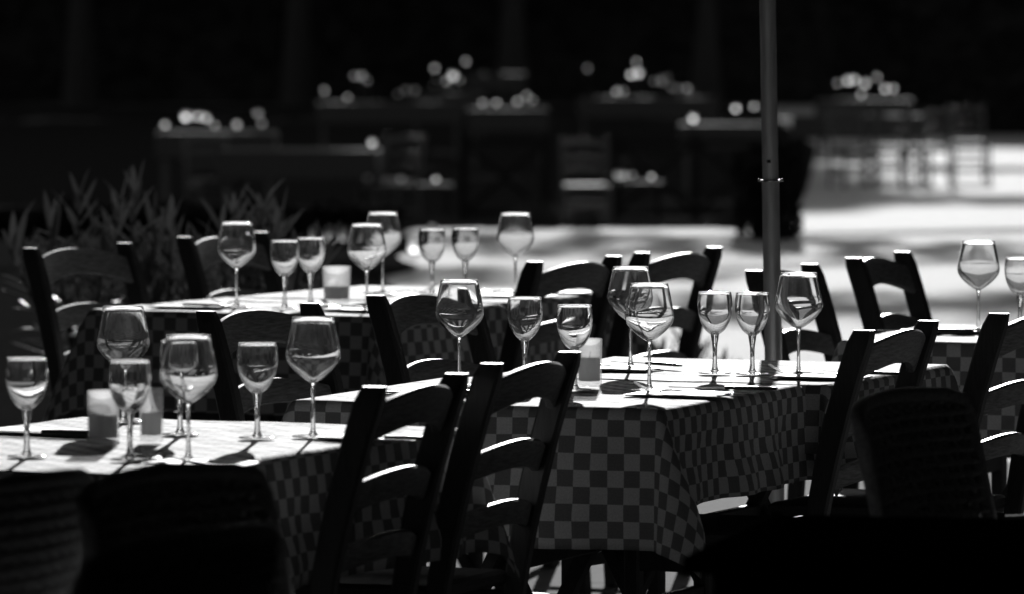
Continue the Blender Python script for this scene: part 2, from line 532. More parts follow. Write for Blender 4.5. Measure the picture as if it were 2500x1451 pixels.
def cloth(label, cx, cy, rot, sx, sy, over, seed, z=0.748, step=0.014, group='checked tablecloths'):
    """over = overhang (left, right, near, far)"""
    ol, orr, on, of = over
    hx, hy = sx/2 + 0.004, sy/2 + 0.004
    rr = 0.011
    nx = int(round((sx + ol + orr) / step)); ny = int(round((sy + on + of) / step))
    verts, uvs = [], []
    def drop(e):
        th = min(e / rr, math.pi/2)
        return rr*math.sin(th), rr*(1-math.cos(th)) + max(0, e - rr*math.pi/2)
    for j in range(ny + 1):
        t = -hy - on + j * (sy + 0.008 + on + of) / ny
        for i in range(nx + 1):
            s = -hx - ol + i * (sx + 0.008 + ol + orr) / nx
            es, et = max(abs(s)-hx, 0), max(abs(t)-hy, 0)
            a, b = (1 if s > 0 else -1), (1 if t > 0 else -1)
            x, y = max(-hx, min(hx, s)), max(-hy, min(hy, t))
            if es == 0 and et == 0:
                zz = 0.0012 * hashn(s*3, t*3, seed)
            elif et == 0 or es == 0:
                e = es if et == 0 else et
                o, d = drop(e)
                along = t if et == 0 else s
                wv = (0.020*math.sin(along*11 + seed*3) + 0.012*math.sin(along*24 + seed + 0.8*math.sin(along*5))) * min(1, e/0.22)**1.3 + 0.02*e
                edge = (hy if et == 0 else hx) - abs(along)
                wv += 0.006*hashn(s*6, t*6, seed)*min(1, e/0.12)
                wv *= min(1, edge/0.08)
                o += max(wv, -0.006) + 0.012 * min(1, e/0.2)
                if et == 0: x = a*(hx + o)
                else: y = b*(hy + o)
                zz = -d
            else:
                r = math.hypot(es, et); ph = math.atan2(et, es)
                o, d = drop(r)
                s2 = math.sin(2*ph)
                out = 0.36 * max(r-0.01, 0) * s2 ** 0.9
                o += 0.012*min(1, r/0.2) + out
                ph2 = ph + 0.35*math.sin(seed*2.1)*s2*min(1, r/0.2)
                x = a*(hx + o*math.cos(ph2)); y = b*(hy + o*math.sin(ph2))
                zz = -d*math.sqrt(1 - 0.13*s2*s2)
            verts.append((x, y, zz)); uvs.append((s, t))
    faces = [(j*(nx+1)+i, j*(nx+1)+i+1, (j+1)*(nx+1)+i+1, (j+1)*(nx+1)+i) for j in range(ny) for i in range(nx)]
    me = mesh_from('tablecloth', verts, faces, True)
    uvl = me.uv_layers.new(name='UVMap')
    idx = [0]*len(me.loops)
    me.loops.foreach_get('vertex_index', idx)
    flat = []
    for k in idx: flat.extend(uvs[k])
    uvl.data.foreach_set('uv', flat)
    me.materials.append(M['cloth'])
    o = tag(obj('tablecloth', me, None, (cx, cy, z), R(-rot)), label, 'tablecloth', group)
    sm = o.modifiers.new('thickness', 'SOLIDIFY'); sm.thickness = 0.0014; sm.offset = -1
    return o

TABS = [
    ('left foreground table', (-0.728, 11.853), 24, 0.80, 1.29, (0.22, 0.24, 0.27, 0.22), 1.0),
    ('near half of the middle table', (0.080, 13.360), 21, 0.77, 0.84, (0.24, 0.205, 0.285, 0.02), 2.3),
    ('far half of the middle table', (0.442, 14.125), 22.5, 0.77, 0.78, (0.24, 0.20, 0.15, 0.24), 3.7),
    ('near half of the back table', (-0.557, 16.929), 26, 0.80, 0.72, (0.24, 0.24, 0.26, 0.02), 4.4),
    ('far half of the back table', (-0.214, 17.632), 26, 0.80, 0.74, (0.24, 0.24, 0.02, 0.24), 5.9),
    ('right-hand table cut by the picture edge', (1.283, 15.555), 19, 0.80, 0.75, (0.24, 0.24, 0.27, 0.24), 6.1),
]
for nm, c, rot, sx, sy, ov, sd in TABS:
    table('wooden trestle table under the cloth, ' + nm, c[0], c[1], rot, sx, sy)
    cloth('checked oilcloth over the ' + nm, c[0], c[1], rot, sx, sy, ov, sd)
ZT = 0.7505   # top of the cloth

# ------------------------------------------------------------------ wine glasses
def interp(prof, n):
    """Catmull-Rom through (r, z) points"""
    out = []
    P = [prof[0]] + prof + [prof[-1]]
    for i in range(1, len(P)-2):
        for k in range(n):
            t = k / n
            p0, p1, p2, p3 = P[i-1], P[i], P[i+1], P[i+2]
            out.append(tuple(0.5*((2*p1[d]) + (-p0[d]+p2[d])*t + (2*p0[d]-5*p1[d]+4*p2[d]-p3[d])*t*t + (-p0[d]+3*p1[d]-3*p2[d]+p3[d])*t**3) for d in (0, 1)))
    out.append(prof[-1])
    return out
def bowl_mesh(prof):
    # the blown wall is about a millimetre at the rim and thickens towards the bottom
    outer = interp(prof, 5)
    inner = []
    z0, z1 = outer[0][1], outer[-1][1]
    for i, (r, z) in enumerate(outer):
        k = (z - z0) / (z1 - z0)
        th = 0.0011 + 0.0042 * max(0.0, 1 - k/0.55) ** 1.4
        a = outer[max(i-1, 0)]; b = outer[min(i+1, len(outer)-1)]
        dr, dz = b[0]-a[0], b[1]-a[1]
        l = math.hypot(dr, dz) or 1
        inner.append((max(r - th*dz/l, 0.0004 + 0.0001*i), z + th*dr/l))
    inner[0] = (0.0003, inner[1][1] - 0.0002)
    th = 0.0018
    rt, zt = outer[-1]
    rim = [(rt + 0.0005 - (th/2+0.0005)*(1-math.cos(a)), zt + 0.0002 + 0.0014*math.sin(a)) for a in [math.pi*k/6 for k in range(7)]]
    mb = MB().lathe(outer + rim + inner[::-1][1:], 40)
    return mb.mesh('bowl', 'glass', True)
def glass_kind(kind):
    if kind == 'tall':
        zb = 0.100
        bowl = [(0.0045, zb), (0.012, zb+0.004), (0.023, zb+0.012), (0.036, zb+0.0235), (0.0468, zb+0.037), (0.0506, zb+0.050), (0.0488, zb+0.066), (0.0440, zb+0.092), (0.0385, zb+0.118)]
        stem = [(0.0115, 0.0035), (0.0075, 0.0065), (0.0050, 0.012), (0.0040, 0.025), (0.0034, 0.050), (0.0034, 0.075), (0.0040, 0.092), (0.0058, zb), (0.0075, zb+0.0025)]
        fr = 0.039
    else:
        zb = 0.082
        bowl = [(0.005, zb), (0.013, zb+0.004), (0.023, zb+0.014), (0.032, zb+0.031), (0.0365, zb+0.050), (0.0375, zb+0.066), (0.0365, zb+0.080), (0.0350, zb+0.091)]
        stem = [(0.0125, 0.0035), (0.0085, 0.0065), (0.0062, 0.012), (0.0050, 0.026), (0.0047, 0.042), (0.0055, 0.060), (0.0080, 0.076), (0.0088, zb), (0.0095, zb+0.003)]
        fr = 0.035
    foot = [(fr*0.98, 0.0003), (fr, 0.0012), (fr*0.98, 0.0021), (fr*0.75, 0.0026), (0.0125, 0.0040), (0.004, 0.0044)]
    return {'bowl': bowl_mesh(bowl), 'stem': smooth_angle(MB().lathe(interp(stem, 3), 20).mesh('stem', 'stem_glass'), 60),
            'foot': MB().lathe(foot, 40).mesh('foot', 'foot_glass', True)}
GK = {'tall': glass_kind('tall'), 'short': glass_kind('short')}
def wine_glass(kind, label, x, y):
    g = thing('wine_glass' if kind == 'tall' else 'water_glass', label, 'glass', (x, y, ZT + 0.0012), random.uniform(0, 6), 'stemmed glasses on the tables')
    for p in ('bowl', 'stem', 'foot'): obj(p, GK[kind][p], g)
GL = [
    ('short', 'small stemmed glass at the left edge of the foreground table', -0.853, 11.477),
    ('short', 'small stemmed glass in front of the foreground candle jars', -0.667, 11.397),
    ('tall', 'tall wine glass rising behind the foreground candle jars', -0.738, 12.40),
    ('tall', 'nearest tall wine glass with a small glass showing through its bowl', -0.564, 11.377),
    ('short', 'small stemmed glass seen through the bowl of the nearest tall glass', -0.612, 12.04),
    ('short', 'small stemmed glass second from the right on the foreground table', -0.466, 11.948),
    ('tall', 'tall wine glass at the right end of the foreground table', -0.365, 11.981),
    ('short', 'small glass left of the two before the middle candle jar', 0.027, 13.712),
    ('short', 'small glass directly in front of the middle candle jar', 0.128, 13.376),
    ('tall', 'tall glass behind another tall glass at the centre of the middle table', 0.257, 14.157),
    ('tall', 'sharp tall glass by a fork, overlapping another tall glass', 0.281, 13.363),
    ('short', 'sparkling small glass, left of the pair by the metal pole', 0.433, 13.946),
    ('short', 'sparkling small glass, right of the pair by the metal pole', 0.512, 13.916),
    ('tall', 'sharp tall glass right of the metal pole with a fork at its foot', 0.608, 13.857),
    ('tall', 'tall glass in front of the sharp grained chair', -0.109, 13.528),
    ('tall', 'leftmost tall glass on the back table', -0.709, 16.829),
    ('short', 'small glass, left of the pair beside the back candle jar', -0.583, 16.764),
    ('short', 'small glass touching the back candle jar', -0.522, 16.95),
    ('tall', 'nearer of two overlapping tall glasses right of the back candle jar', -0.371, 16.70),
    ('tall', 'farther of two overlapping tall glasses right of the back candle jar', -0.347, 17.55),
    ('short', 'small glass, left of the pair at the far end of the back table', -0.215, 17.573),
    ('short', 'small glass, right of the pair at the far end of the back table', -0.126, 17.644),
    ('tall', 'rightmost tall glass on the back table', 0.009, 17.503),
    ('tall', 'tall glass on the right-hand table against bright ground', 1.114, 15.607),
    ('short', 'small glass cut by the right edge of the picture', 1.222, 15.719),
]
for g in GL: wine_glass(*g)

# ------------------------------------------------------------------ candle jars
def candle_jar(label, x, y, w=0.030, h=0.098, flare=1.06, wax=0.5):
    t = thing('candle_jar', label, 'candle', (x, y, ZT + 0.0012), 0.3, 'glass candle jars')
    th = 0.0028
    prof = [(w*0.90, 0.0), (w, 0.003), (w*flare, h-0.001), (w*flare-th/2, h), (w*flare-th, h-0.001), (w-th, 0.012), (0.002, 0.010)]
    obj('jar', smooth_angle(MB().lathe(prof, 40).mesh('jar', 'frosted'), 50), t)
    wr = w - th - 0.0012
    hw = h * wax
    c = obj('wax_candle', smooth_angle(MB().lathe([(wr*0.98, 0.0128), (wr, 0.016), (wr*(1+(flare-1)*wax), hw-0.003), (wr*0.96, hw), (0.003, hw-0.003)], 32).mesh('wax_candle', 'wax'), 50), t)
    obj('wick', MB().tube([(0, 0, hw-0.004), (0.001, 0, hw+0.006), (0.003, 0, hw+0.010)], 0.0009, 6).mesh('wick', 'black'), c)
candle_jar('pale frosted candle jar at the left of the foreground table', -0.738, 11.79, 0.0290, 0.098, 1.02, 0.55)
candle_jar('narrow candle jar next to a wider one on the foreground table', -0.655, 11.86, 0.0215, 0.098, 1.06, 0.55)
candle_jar('candle jar on the middle table behind a small glass', 0.160, 13.486, 0.0255, 0.100, 1.05, 0.62)
candle_jar('bright flaring candle jar on the back table', -0.457, 17.03, 0.0345, 0.097, 1.10, 0.47)

# ------------------------------------------------------------------ napkins and cutlery
def napkin_mesh(w, l, seed):
    mb = MB(); rnd = random.Random(seed)
    for k in range(3):
        e = 0.003*k
        tilt = [rnd.uniform(0, 0.0014) for _ in range(4)]
        z = 0.0006 + 0.0010*k
        pts = [(-w/2+e, -l/2+e*rnd.random()), (w/2-e*0.5, -l/2), (w/2-e, l/2-e), (-w/2, l/2-e*rnd.random())]
        mb.loft([[(p[0], p[1], z+tilt[i]*(k > 0)) for i, p in enumerate(pts)], [(p[0], p[1], z+0.0007+tilt[i]*(k > 0)) for i, p in enumerate(pts)]])
    return mb.mesh('napkin', 'paper')
NAPS = [napkin_mesh(0.11, 0.20, k) for k in range(3)]
def fork_meshes():
    hd = MB(); rings = []
    for y, w, z, th in ((-0.105, 0.016, 0.002, 0.003), (-0.09, 0.018, 0.002, 0.003), (-0.03, 0.010, 0.004, 0.003), (0.02, 0.006, 0.007, 0.003), (0.035, 0.007, 0.006, 0.003), (0.05, 0.020, 0.002, 0.0024), (0.062, 0.024, 0.003, 0.002)):
        rings.append([(-w/2, y, z), (w/2, y, z), (w/2*0.8, y, z+th), (-w/2*0.8, y, z+th)])
    hd.loft(rings)
    ti = MB()
    for k in range(4):
        x = -0.0098 + k*0.0065
        rings = []
        for y, z, wd in ((0.060, 0.003, 0.0040), (0.075, 0.007, 0.0034), (0.09, 0.014, 0.0028), (0.102, 0.022, 0.0016)):
            rings.append([(x-wd/2, y, z), (x+wd/2, y, z), (x+wd/2, y, z+0.0018), (x-wd/2, y, z+0.0018)])
        ti.loft(rings)
    return smooth_angle(hd.mesh('handle', 'steel'), 50), ti.mesh('tines', 'steel')
def knife_meshes():
    hd = MB()
    hd.loft([[(-w/2, y, 0.001), (w/2, y, 0.001), (w/2*0.7, y, 0.001+th), (-w/2*0.7, y, 0.001+th)] for y, w, th in ((-0.115, 0.012, 0.005), (-0.105, 0.018, 0.007), (-0.04, 0.015, 0.007), (-0.005, 0.011, 0.006))])
    bl = MB()
    bl.loft([[(-w*0.4, y, 0.0025), (w*0.6, y, 0.0022), (w*0.6, y, 0.0030), (-w*0.4, y, 0.0045)] for y, w in ((-0.005, 0.011), (0.01, 0.016), (0.07, 0.018), (0.10, 0.014), (0.115, 0.003))])
    return smooth_angle(hd.mesh('handle', 'steel'), 50), bl.mesh('blade', 'steel')
FORK, KNIFE = fork_meshes(), knife_meshes()
def napkin(label, x, y, rot, k=0, s=1.0):
    o = tag(obj('paper_napkin', NAPS[k], None, (x, y, ZT + 0.001), R(rot)), label, 'napkin', 'paper napkins')
    o.scale = (s, s, 1)
def fork(label, x, y, rot, dz=0.0052):
    t = thing('fork', label, 'fork', (x, y, ZT + dz), R(rot), 'steel cutlery')
    obj('handle', FORK[0], t); obj('tines', FORK[1], t)
def knife(label, x, y, rot, dz=0.0052):
    t = thing('knife', label, 'knife', (x, y, ZT + dz), R(rot), 'steel cutlery')
    obj('handle', KNIFE[0], t); obj('blade', KNIFE[1], t)
# middle table, near half
napkin('napkin under a fork at the near corner of the middle table', 0.335, 13.20, 70, 0)
fork('fork with raised tines beside the sharp tall glass on the middle table', 0.345, 13.18, 73)
knife('knife lying right of the near fork on the middle table', 0.43, 13.30, 72, 0.0065)
napkin('napkin on the left part of the middle table behind the black chairs', -0.16, 13.28, 66, 1)
knife('knife on the napkin at the left part of the middle table', -0.17, 13.22, 68)
# middle table, far half
napkin('napkin under the fork right of the metal pole', 0.655, 13.80, 70, 2)
fork('fork at the foot of the glass right of the metal pole', 0.64, 13.79, 70)
knife('knife right of the pole-side fork, half hidden by a chair', 0.72, 13.90, 68, 0.002)
napkin('napkin under crossed cutlery behind the middle candle jar', 0.215, 14.09, 66, 1)
fork('fork resting on the napkin behind the middle candle jar', 0.20, 14.07, 75)
knife('knife behind the sharp tall glass on the middle table', 0.29, 14.20, 40)
# foreground table
napkin('blurred napkin under the foreground fork', -0.53, 11.30, 66, 0)
fork('blurred fork at the foot of the nearest tall glass', -0.575, 11.27, 40)
napkin('blurred napkin at the right end of the foreground table', -0.25, 11.93, 66, 2)
knife('blurred knife at the right end of the foreground table', -0.235, 11.86, 68)
napkin('napkin at the rear left of the foreground table', -0.86, 12.10, 66, 1, 1.2)
knife('dark knife at the rear left of the foreground table', -0.87, 12.02, 72)
# back table
napkin('napkin left of the leftmost back-table glass', -0.83, 16.83, 70, 0)
knife('knife left of the leftmost back-table glass', -0.85, 16.80, 72)
fork('fork at the foot of the leftmost back-table glass', -0.69, 16.90, 110)
napkin('napkin under the near fork on the back table', -0.385, 16.66, 66, 1)
fork('fork on the near edge of the back table right of its candle jar', -0.395, 16.62, 60)
fork('fork by the farther overlapping glass on the back table', -0.30, 17.52, -70)
napkin('napkin at the far end of the back table', 0.02, 17.40, 66, 2)
fork('fork at the foot of the rightmost back-table glass', -0.01, 17.46, 62)
napkin('napkin at the far right corner of the back table behind a black chair', 0.12, 17.62, 66, 0)
# right-hand table
napkin('napkin on the right-hand table behind a black chair', 1.02, 15.62, 80, 1)
knife('knife on the right-hand table, nearest its left end', 0.985, 15.55, 84)
fork('fork under the tall glass on the right-hand table', 1.09, 15.58, 78)

# ------------------------------------------------------------------ metal pole
pole = thing('canopy_pole', 'slim metal pole with a ring rising behind the middle table', 'pole', (0.625, 15.3, 0), 0)
lean = -0.018
mb = MB(); mb.lathe([(0.0205, 0.0), (0.0205, 1.12), (0.0203, 1.122)], 28); 
obj('lower_tube', smooth_angle(mb.mesh('lower_tube', 'pole'), 40), pole)
obj('upper_tube', smooth_angle(MB().lathe([(0.0188, 1.1215), (0.0188, 2.98)], 28).mesh('upper_tube', 'pole'), 40), pole)
rg = []
for k in range(33):
    a = 2*math.pi*k/32
    rg.append((0.0225*math.cos(a), 0.0225*math.sin(a), 1.123))
obj('ring_clamp', MB().tube(rg, 0.0026, 8).mesh('ring_clamp', 'steel', True), pole)
for s in (-1, 1):
    obj('clamp_screw', MB().lathe([(0.001, -0.004), (0.0042, -0.002), (0.0042, 0.002), (0.001, 0.004)], 12).mesh('clamp_screw', 'steel', True), pole).location = (s*0.026, -0.002, 1.124)
obj('rivet', MB().lathe([(0.0045, -0.003), (0.0045, 0.003), (0.001, 0.0045)], 12).mesh('rivet', 'black', True), pole).location = (-0.004, -0.0187, 1.168)
obj('base_plate', MB().lathe([(0.19, 0.002), (0.19, 0.035), (0.06, 0.045), (0.03, 0.07)], 28).mesh('base_plate', 'black'), pole)
pole.rotation_euler = (0, lean, 0)

# ------------------------------------------------------------------ woven armchairs in the dark foreground
WK_SIDES = []
def wicker_meshes():
    W, H0, H1 = 0.27, 0.40, 0.84
    def yb(x, z): return -0.24 - (z-0.4)*0.22 - 0.05*(1-(x/W)**2)
    fr = MB()
    pts = [(-W, yb(W, 0.0)+0.06, 0.0)] + [(-W, yb(W, z), z) for z in (0.4, 0.6, 0.81)]
    top = [(W*t, yb(W*t, 0.84), 0.845 + 0.012*(1-t*t) - (0.008 if abs(t) > 0.95 else 0)) for t in (-0.97, -0.8, -0.5, -0.2, 0, 0.2, 0.5, 0.8, 0.97)]
    pts += top + [(W, yb(W, z), z) for z in (0.81, 0.6, 0.4)] + [(W, yb(W, 0)+0.06, 0)]
    fr.tube(pts, 0.0135, 8)
    we = MB()
    nx, nz = 22, 20
    for i in range(nx+1):
        x = -W*0.95 + 2*W*0.95*i/nx
        p = []
        for k in range(nz*2+1):
            z = H0 + (H1-H0)*k/(nz*2)
            p.append((x, yb(x, z) + 0.004*math.cos(math.pi*k/2 + math.pi*i), z))
        we.tube(p, 0.0105, 4)
    for j in range(nz+1):
        z = H0 + (H1-H0)*j/nz
        p = []
        for k in range(nx*2+1):
            x = -W*0.97 + 2*W*0.97*k/(nx*2)
            p.append((x, yb(x, z) - 0.004*math.cos(math.pi*k/2 + math.pi*j), z))
        we.tube(p, 0.0105, 4)
    arms = []
    for s in (-1, 1):
        a = MB().tube([(s*W, -0.26, 0.62), (s*(W+0.025), -0.1, 0.63), (s*(W+0.03), 0.12, 0.625), (s*(W+0.02), 0.215, 0.60), (s*W, 0.235, 0.5), (s*W, 0.235, 0.0)], 0.0135, 8)
        arms.append(a.mesh('armrest', 'wicker', True))
    seat = MB().box(-W, W, -0.24, 0.24, 0.40, 0.435, 0.01)
    sides = []
    for s in (-1, 1):
        sd = MB()
        for j in range(25):
            z = 0.10 + 0.50*j/24
            sd.tube([(s*(W+0.004*(-1)**(k+j)), -0.25 + 0.48*k/20, z) for k in range(21)], 0.0118, 4)
        sides.append(sd.mesh('woven_side', 'wicker', True))
    WK_SIDES.extend(sides)
    return fr.mesh('frame', 'wicker', True), we.mesh('woven_back', 'wicker', True), arms, seat.mesh('seat', 'wicker')
WK = wicker_meshes()
def armchair(label, x, y, wdir, side):
    wv = R(wdir); face = Vector((math.sin(wv), -math.cos(wv)))*side
    o = Vector((x, y)) + face*0.34
    t = thing('woven_armchair', label, 'armchair', (o.x, o.y, 0), math.atan2(-face.x, face.y), 'woven armchairs in the dark foreground')
    obj('frame', WK[0], t)
    p = obj('woven_back', WK[1], t); p['kind'] = 'stuff'
    for a in WK[2]: obj('armrest', a, t)
    for a in WK_SIDES: obj('woven_side', a, t)['kind'] = 'stuff'
    obj('seat', WK[3], t)
armchair('dark woven armchair below the right part of the middle table', 0.70, 11.45, 66, 1)
armchair('dark woven armchair in the lower right corner, cut by the picture edge', 1.12, 12.55, 66, 1)
armchair('dark woven armchair in front of the left foreground table', -0.50, 9.62, 64, 1)
armchair('dark woven armchair at the bottom left edge of the picture', -0.75, 9.52, 64, -1)  # added to cover the left cloth with darkness
armchair('nearly invisible woven armchair at the bottom left, nearest the viewer', -0.43, 8.55, 66, -1)

# ------------------------------------------------------------------ table added in the dark foreground; near-black colour stands in for shade
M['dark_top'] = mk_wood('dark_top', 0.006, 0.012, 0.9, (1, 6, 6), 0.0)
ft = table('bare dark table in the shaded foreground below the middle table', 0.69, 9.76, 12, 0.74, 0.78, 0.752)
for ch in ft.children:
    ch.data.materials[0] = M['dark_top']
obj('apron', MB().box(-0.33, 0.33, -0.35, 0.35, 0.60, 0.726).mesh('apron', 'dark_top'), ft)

# ------------------------------------------------------------------ oleander shrubs
def leaf_mesh(l, w, curl):
    v, f = [], []
    n = 6
    for i in range(n+1):
        t = i/n
        ww = w/2 * (math.sin(math.pi*min(1, t*0.92+0.05))**0.8) * (1 if i < n else 0.05)
        z = curl*l*t*t
        v += [(-ww, l*t, z+ww*0.35), (0, l*t, z), (ww, l*t, z+ww*0.35)]
    for i in range(n):
        a = i*3
        f += [(a, a+1, a+4, a+3), (a+1, a+2, a+5, a+4)]
    me = mesh_from('leaf', v, f, True)
    me.materials.append(M['leaf'])
    return me
LEAVES = [leaf_mesh(0.14, 0.023, 0.10), leaf_mesh(0.12, 0.020, -0.16), leaf_mesh(0.16, 0.024, -0.08)]
def shrub(name, label, base, tips, per, lowest=0.35, ls=1.0, cat='shrub', group='oleander shrubs behind the back table'):
    t = thing(name, label, cat, base, 0, group)
    st = MB()
    rnd = random.Random(int(base[0]*100))
    for (tx, ty, tz) in tips:
        b = Vector((rnd.uniform(-0.08, 0.08), rnd.uniform(-0.08, 0.08), 0))
        tip = Vector((tx - base[0], ty - base[1], tz - 0.10*ls))
        mid = (b + tip)/2 + Vector((0, 0, 0.06))
        pts = [b.lerp(mid, k/4).lerp(mid.lerp(tip, k/4), k/4) for k in range(5)]
        st.tube(pts, [0.009, 0.008, 0.007, 0.005, 0.003], 6)
        L = tip.length
        for k in range(per):
            s = 1 - (k/per)**1.15 * (1-lowest)
            q = s*4; i0 = min(3, int(q)); p = pts[i0].lerp(pts[i0+1], q-i0)
            az = k*2.4 + rnd.uniform(-0.3, 0.3)
            el = R(74 - 66*min(1, (k/per)*1.5) + rnd.uniform(-14, 10))
            d = Vector((math.cos(az)*math.cos(el), math.sin(az)*math.cos(el), math.sin(el)))
            lf = obj('leaf', LEAVES[rnd.randrange(3)], t)
            lf.location = p
            q_ = d.to_track_quat('Y', 'Z')
            lf.rotation_mode = 'QUATERNION'
            lf.rotation_quaternion = q_
            sc = ls*rnd.uniform(0.75, 1.15)
            lf.scale = (sc, sc, sc)
    obj('stems', st.mesh('stems', 'bark', True), t)
Y0 = 20.3
shrub('oleander_shrub', 'left oleander shrub behind the chair nearest the left edge', (-1.30, Y0, 0),
      [(-1.43, Y0, 0.90), (-1.35, Y0+0.05, 1.00), (-1.26, Y0-0.1, 0.82), (-1.17, Y0, 1.02), (-1.22, Y0-0.15, 0.62), (-1.50, Y0+0.1, 0.80), (-1.30, Y0+0.15, 0.88), (-1.39, Y0-0.2, 0.80), (-1.12, Y0+0.2, 0.90), (-1.46, Y0+0.25, 0.72), (-1.56, Y0, 0.86), (-1.24, Y0+0.3, 0.95)], 28)
shrub('oleander_shrub', 'middle oleander shrub showing between the two left chairs', (-1.02, Y0+0.1, 0),
      [(-1.06, Y0, 0.90), (-1.10, Y0-0.12, 0.70), (-0.99, Y0-0.1, 0.62), (-1.02, Y0+0.1, 0.80), (-1.12, Y0+0.1, 0.86), (-0.96, Y0+0.05, 0.84), (-1.08, Y0+0.3, 0.76), (-0.93, Y0+0.2, 0.74), (-1.0, Y0-0.15, 0.72), (-1.15, Y0-0.05, 0.78)], 28)
shrub('oleander_shrub', 'right oleander shrub behind the leftmost tall glass of the back table', (-0.80, Y0, 0),
      [(-0.91, Y0, 0.93), (-0.86, Y0+0.08, 0.86), (-0.775, Y0, 0.99), (-0.72, Y0-0.05, 0.86), (-0.66, Y0, 0.78), (-0.83, Y0-0.1, 0.72), (-0.60, Y0+0.1, 0.84), (-0.73, Y0+0.15, 0.92), (-0.87, Y0+0.2, 0.95), (-0.69, Y0-0.15, 0.70), (-0.80, Y0+0.25, 0.84)], 28)
shrub('small_shrub', 'small spiky dark plant low behind the large black chair', (0.63, 23.0, 0),
      [(0.52, 23, 0.34), (0.60, 23.1, 0.38), (0.66, 23.0, 0.36), (0.74, 23.0, 0.27), (0.82, 23, 0.24)], 26, 0.2, 0.8, group='small plants at the terrace edge')

# ------------------------------------------------------------------ the garden beyond: dark hedges, fence, far tables, trees
def leaf_cloud(name, pts, size, mat, rnd):
    v, f = [], []
    for p in pts:
        n = Vector((rnd.gauss(0, 1), rnd.gauss(0, 1), rnd.gauss(0, 1))).normalized()
        a = n.orthogonal().normalized(); b = n.cross(a)
        s = size*rnd.uniform(0.6, 1.3)
        i = len(v)
        v += [p - a*s*0.5, p + b*s*0.28, p + a*s*0.5, p - b*s*0.28]
        f.append((i, i+1, i+2, i+3))
    me = mesh_from(name, v, f)
    me.materials.append(M[mat])
    return me

def hedge(label, x0, x1, y0, y1, z0, h, n, size, seed, name='clipped_hedge', mat='bed_leaf'):
    rnd = random.Random(seed)
    t = thing(name, label, 'hedge', ((x0+x1)/2, (y0+y1)/2, z0), 0)
    cx, cy = (x0+x1)/2, (y0+y1)/2
    pts = []
    for _ in range(n):
        x = rnd.uniform(x0, x1)-cx
        hh = h*(0.93 + 0.07*math.sin(x*2.3+seed) + rnd.uniform(-0.05, 0.04))
        face = rnd.random()
        y = (y0-cy) + rnd.uniform(0, 0.25) if face < 0.6 else rnd.uniform(y0-cy, y1-cy)
        z = rnd.uniform(0, hh) if face < 0.6 else hh - rnd.uniform(0, 0.2)
        pts.append(Vector((x, y, z)))
    lf = obj('foliage', leaf_cloud('foliage', pts, size, mat, rnd), t); lf['kind'] = 'stuff'
    obj('core', MB().box(x0-cx+0.1, x1-cx-0.1, y0-cy+0.15, y1-cy-0.1, 0, h*0.86).mesh('core', 'bed_leaf'), t)
    return t
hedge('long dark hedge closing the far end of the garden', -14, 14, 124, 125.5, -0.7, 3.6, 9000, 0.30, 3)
hedge('tall dark hedge along the right side of the terrace, out of the picture', 4.6, 6.0, 4, 44, 0, 4.2, 5000, 0.45, 8, mat='dark_leaf')  # unseen; added to keep sheen off the right sides of the cloths
hedge('tall dark hedge along the left side of the terrace, out of the picture', -7.2, -5.6, 4, 44, 0, 4.2, 5000, 0.45, 9)  # unseen counterpart, added to darken the left side too
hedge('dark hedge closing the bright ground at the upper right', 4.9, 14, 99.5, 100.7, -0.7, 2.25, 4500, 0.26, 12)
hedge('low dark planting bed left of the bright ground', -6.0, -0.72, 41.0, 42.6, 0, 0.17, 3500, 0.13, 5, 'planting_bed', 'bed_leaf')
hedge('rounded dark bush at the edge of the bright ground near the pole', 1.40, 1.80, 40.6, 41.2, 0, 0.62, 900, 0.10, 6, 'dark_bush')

rnd = random.Random(31)
gv_, gf_ = [], []
for _ in range(1500):
    x = rnd.uniform(-0.75, 1.5); y = 42.75 + rnd.uniform(-0.25, 0.2)
    hh = (0.04 + 0.10*max(0, math.sin(x*4.1+1.0))**2 + 0.05*max(0, math.sin(x*9.7)) + (0.10 if 0.42 < x < 0.58 else 0)) * rnd.uniform(0.4, 1.2)
    dx = rnd.uniform(-0.03, 0.03); wd = 0.006; i0 = len(gv_)
    gv_ += [(x-wd, y, 0), (x+wd, y, 0), (x+dx, y+rnd.uniform(-0.02, 0.02), hh)]
    gf_.append((i0, i0+1, i0+2))
vm = mesh_from('grass_verge', gv_, gf_); vm.materials.append(M['dark_leaf'])
vo = tag(obj('grass_verge', vm), 'ragged dark grass along the far edge of the bright ground', 'grass'); vo['kind'] = 'stuff'

# X-braced fence on the lower level
def fence(label, x0, x1, y):
    t = thing('braced_fence', label, 'fence', (x0, y, -0.7), 0, 'X-braced wooden fences in the garden')
    n = max(1, round((x1-x0)/0.78)); L = (x1-x0)/n; h = 0.88
    for i in range(n+1): obj('post', MB().box(i*L-0.04, i*L+0.04, -0.04, 0.04, 0, h, 0.008).mesh('post', 'fence_wood'), t)
    for i in range(n):
        a, b = i*L+0.042, (i+1)*L-0.042
        obj('rail', MB().bar((a, 0, h-0.08), (b, 0, h-0.08), 0.04, 0.06).mesh('rail', 'fence_wood'), t)
        obj('rail', MB().bar((a, 0, 0.12), (b, 0, 0.12), 0.04, 0.06).mesh('rail', 'fence_wood'), t)
        obj('brace', MB().bar((a, -0.022, 0.15), (b, -0.022, h-0.12), 0.03, 0.05).mesh('brace', 'fence_wood'), t)
        obj('brace', MB().bar((a, 0.022, h-0.12), (b, 0.022, 0.15), 0.03, 0.05).mesh('brace', 'fence_wood'), t)
fence('blurred X-braced fence left of the far ladder-back chair', -0.46, 0.32, 62)
fence('blurred X-braced fence right of the far ladder-back chair', 0.98, 2.50, 62)

